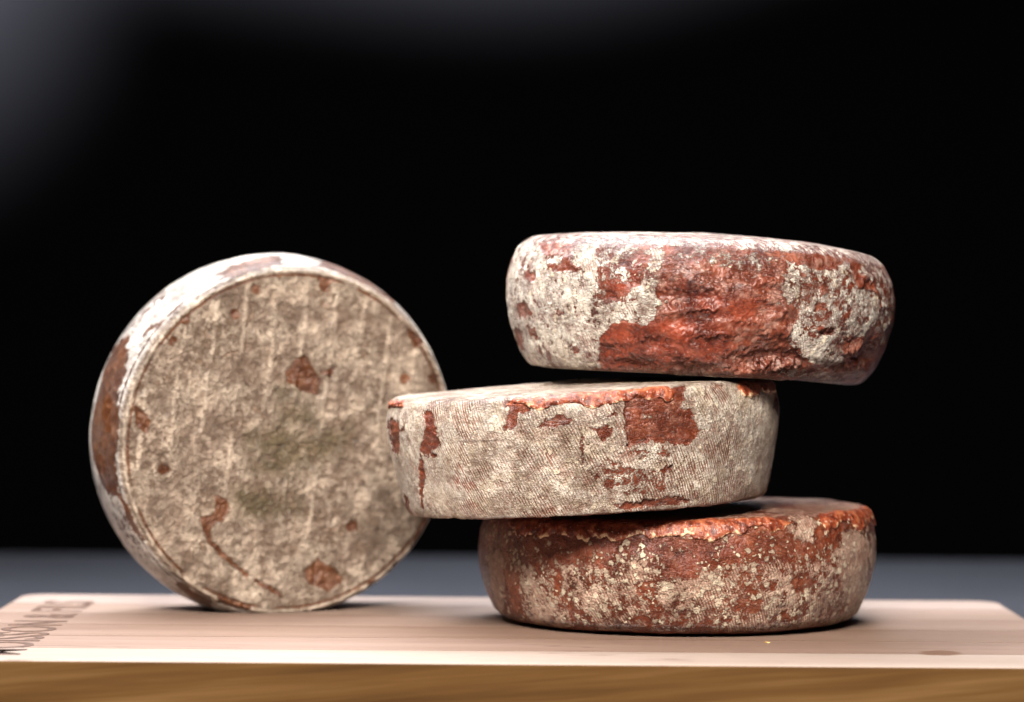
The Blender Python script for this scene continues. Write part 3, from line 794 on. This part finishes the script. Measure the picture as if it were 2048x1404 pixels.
board = bpy.data.objects.new('cutting_board', None); COL.objects.link(board)
board.location = (0, 0, -0.032)
board['label'] = 'thick pale wooden cutting board of glued planks with dark printed letters at one end'
board['category'] = 'cutting board'
JY = [-0.169, -0.1175, -0.0605, -0.003, 0.055, 0.111, 0.166]
TONES = [((0.315, 0.245, 0.205), (0.275, 0.205, 0.165)), ((0.240, 0.160, 0.125), (0.180, 0.112, 0.082)), ((0.225, 0.148, 0.112), (0.165, 0.100, 0.070)),
         ((0.240, 0.162, 0.126), (0.180, 0.114, 0.084)), ((0.270, 0.192, 0.155), (0.205, 0.138, 0.105)), ((0.330, 0.255, 0.220), (0.265, 0.195, 0.162))]
def plank(i):
    y0, y1 = JY[i] + 0.00008, JY[i + 1] - 0.00008
    x0, x1, rc = -0.273, 0.273, 0.014
    out = []
    def corner(cx, cy, a0):
        return [(cx + rc * math.cos(rad(a0 + q * 15)), cy + rc * math.sin(rad(a0 + q * 15))) for q in range(7)]
    first, last = i == 0, i == len(JY) - 2
    out += corner(x0 + rc, y0 + rc, 180) if first else [(x0, y0)]
    out += corner(x1 - rc, y0 + rc, 270) if first else [(x1, y0)]
    out += corner(x1 - rc, y1 - rc, 0) if last else [(x1, y1)]
    out += corner(x0 + rc, y1 - rc, 90) if last else [(x0, y1)]
    bm = bmesh.new()
    def loop(ins, z):
        cx = [p[0] for p in out]; cy = [p[1] for p in out]
        vs_ = []
        for (px, py) in out:
            dx = ins if px < 0 else -ins
            yy = py
            # outer edges are eased broadly, glued joints only break the corner
            if abs(py - y0) < rc + 1e-6 and first: yy = py + ins
            elif abs(py - y1) < rc + 1e-6 and last: yy = py - ins
            elif abs(py - y0) < 1e-6: yy = py + min(ins, 0.00035)
            elif abs(py - y1) < 1e-6: yy = py - min(ins, 0.00035)
            vs_.append(bm.verts.new((px + dx, yy, z)))
        return vs_
    top = 0.032
    L = [loop(0.0, 0.0)]
    L.append(loop(0.0, top - 0.0016))
    for a in (30, 60, 90):
        L.append(loop(0.0016 * (1 - math.cos(rad(a))), top - 0.0016 + 0.0016 * math.sin(rad(a))))
    n = len(out)
    for A, B in zip(L[:-1], L[1:]):
        for q in range(n):
            bm.faces.new((A[q], A[(q + 1) % n], B[(q + 1) % n], B[q]))
    bm.faces.new(L[-1]); bm.faces.new(L[0][::-1])
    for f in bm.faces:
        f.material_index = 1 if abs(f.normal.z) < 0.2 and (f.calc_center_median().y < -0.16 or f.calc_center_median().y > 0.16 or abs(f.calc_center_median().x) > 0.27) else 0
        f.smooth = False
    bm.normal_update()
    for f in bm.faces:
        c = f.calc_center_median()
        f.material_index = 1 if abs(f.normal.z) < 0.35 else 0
    me = bpy.data.meshes.new('plank'); bm.to_mesh(me); bm.free()
    o = link('plank', me, board)
    me.materials.append(wood_material('plank_wood', TONES[i][0], TONES[i][1], shift=i * 1.37, stain=(i < 2)))
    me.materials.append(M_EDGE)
    return o
for i in range(6):
    plank(i)

# dark lettering printed along the end of the board, read from the front edge backwards
fc = bpy.data.curves.new('lettering', 'FONT')
fc.body = 'MOISSON & FILS'
fc.size = 0.0385; fc.space_character = 1.02; fc.extrude = 0.00008; fc.offset = 0.0004; fc.resolution_u = 4
tmp = bpy.data.objects.new('lettering_curve', fc); COL.objects.link(tmp)
bpy.context.view_layer.update()
lm = bpy.data.meshes.new_from_object(tmp.evaluated_get(bpy.context.evaluated_depsgraph_get()))
bpy.data.objects.remove(tmp)
def ink():
    g = NG('burnt_ink'); o = g.obj()
    n = g.noise(o, 400.0, 3)
    g.put(g.b.inputs['Base Color'], g.ramp(n, [(0.35, (0.035, 0.015, 0.008)), (0.7, (0.13, 0.06, 0.032))]))
    g.b.inputs['Roughness'].default_value = 0.6
    return g.m
lm.materials.clear()
lo = link('lettering', lm, board, ink())
xs = [v.co.x for v in lm.vertices]
L = max(xs) - min(xs)
lo.rotation_euler = (0, 0, rad(90))
lo.scale = (0.272 / L, 1.0, 1.0)
lo.location = (-0.2275, -0.152, 0.032 + 0.00012)
lo['label'] = 'dark brown capital letters printed across the plank ends'

# ------------------------------------------------------------------ table and backdrop
def table_mat():
    g = NG('grey_table'); o = g.obj()
    n = g.noise(o, 9.0, 3); f = g.noise(o, 300.0, 2)
    g.put(g.b.inputs['Base Color'], g.mix(n, (0.030, 0.032, 0.041), (0.044, 0.047, 0.059)))
    g.put(g.b.inputs['Roughness'], g.add(0.6, g.mul(f, 0.2)))
    g.b.inputs['Specular IOR Level'].default_value = 0.2
    return g.m
bm = bmesh.new()
prof = [(-0.40, -0.070), (-0.40, -0.036), (-0.396, -0.032), (0.86, -0.032)]
prof += [(0.86 + 0.22 * math.sin(rad(a)), -0.032 - 0.10 * (1 - math.cos(rad(a)))) for a in range(6, 91, 6)] + [(1.08, -0.20), (1.06, -0.20), (0.84, -0.070)]
ends = [[bm.verts.new((x, y, z)) for (y, z) in prof] for x in (-0.9, 0.9)]
for q in range(len(prof)):
    f = bm.faces.new((ends[0][q], ends[0][(q + 1) % len(prof)], ends[1][(q + 1) % len(prof)], ends[1][q])); f.smooth = 2 < q < 19
bm.faces.new(ends[0][::-1]); bm.faces.new(ends[1])
bmesh.ops.recalc_face_normals(bm, faces=bm.faces)
me = bpy.data.meshes.new('table_top'); bm.to_mesh(me); bm.free()
tb = link('table_top', me, None, table_mat()); tb['kind'] = 'structure'

def cloth_mat():
    g = NG('black_backdrop_cloth'); o = g.obj()
    f = g.noise(o, 900.0, 2)
    g.put(g.b.inputs['Base Color'], g.mix(f, (0.0022, 0.0022, 0.0026), (0.0030, 0.0030, 0.0035)))
    g.b.inputs['Roughness'].default_value = 1.0
    g.b.inputs['Specular IOR Level'].default_value = 0.0
    return g.m
nx, nz = 160, 40
X = np.linspace(-1.6, 1.6, nx); Z = np.linspace(-0.9, 1.7, nz)
XX, ZZ = np.meshgrid(X, Z)
YY = 1.75 + 0.010 * np.sin(XX * 4 + 0.6 * np.sin(ZZ * 2)) + 0.003 * np.sin(XX * 9 + 1.3)
front = np.stack([XX, YY, ZZ], -1)
me = grid_mesh('backdrop', front, closed_u=False, caps=False)
bd = link('backdrop', me, None, cloth_mat()); bd['kind'] = 'structure'
so_mod = bd.modifiers.new('thickness', 'SOLIDIFY'); so_mod.thickness = 0.004

# ------------------------------------------------------------------ crumbs on the board
def crumb(loc, size, seed, label):
    bm = bmesh.new(); bmesh.ops.create_icosphere(bm, subdivisions=2, radius=1.0)
    rr = random.Random(seed)
    for v in bm.verts:
        v.co *= 1 + rr.uniform(-0.28, 0.28)
        v.co = Vector((v.co.x * size[0], v.co.y * size[1], max(v.co.z, -0.6) * size[2]))
    lowz = min(v.co.z for v in bm.verts)
    for v in bm.verts: v.co.z -= lowz
    me = bpy.data.meshes.new('cheese_crumb'); bm.to_mesh(me); bm.free()
    o = link('cheese_crumb', me, None, M_CRUMB); o.location = loc
    o['label'] = label; o['category'] = 'crumb'
g = NG('crumb_rind'); n = g.noise(g.obj(), 700.0, 3)
g.put(g.b.inputs['Base Color'], g.ramp(n, [(0.35, (0.45, 0.24, 0.06)), (0.65, (0.66, 0.46, 0.2))])); g.b.inputs['Roughness'].default_value = 0.5
M_CRUMB = g.m
crumb((0.1255, -0.0715, 0.0), (0.0013, 0.0009, 0.0004), 3, 'tiny flat yellow rind crumb on the board close against the stack')
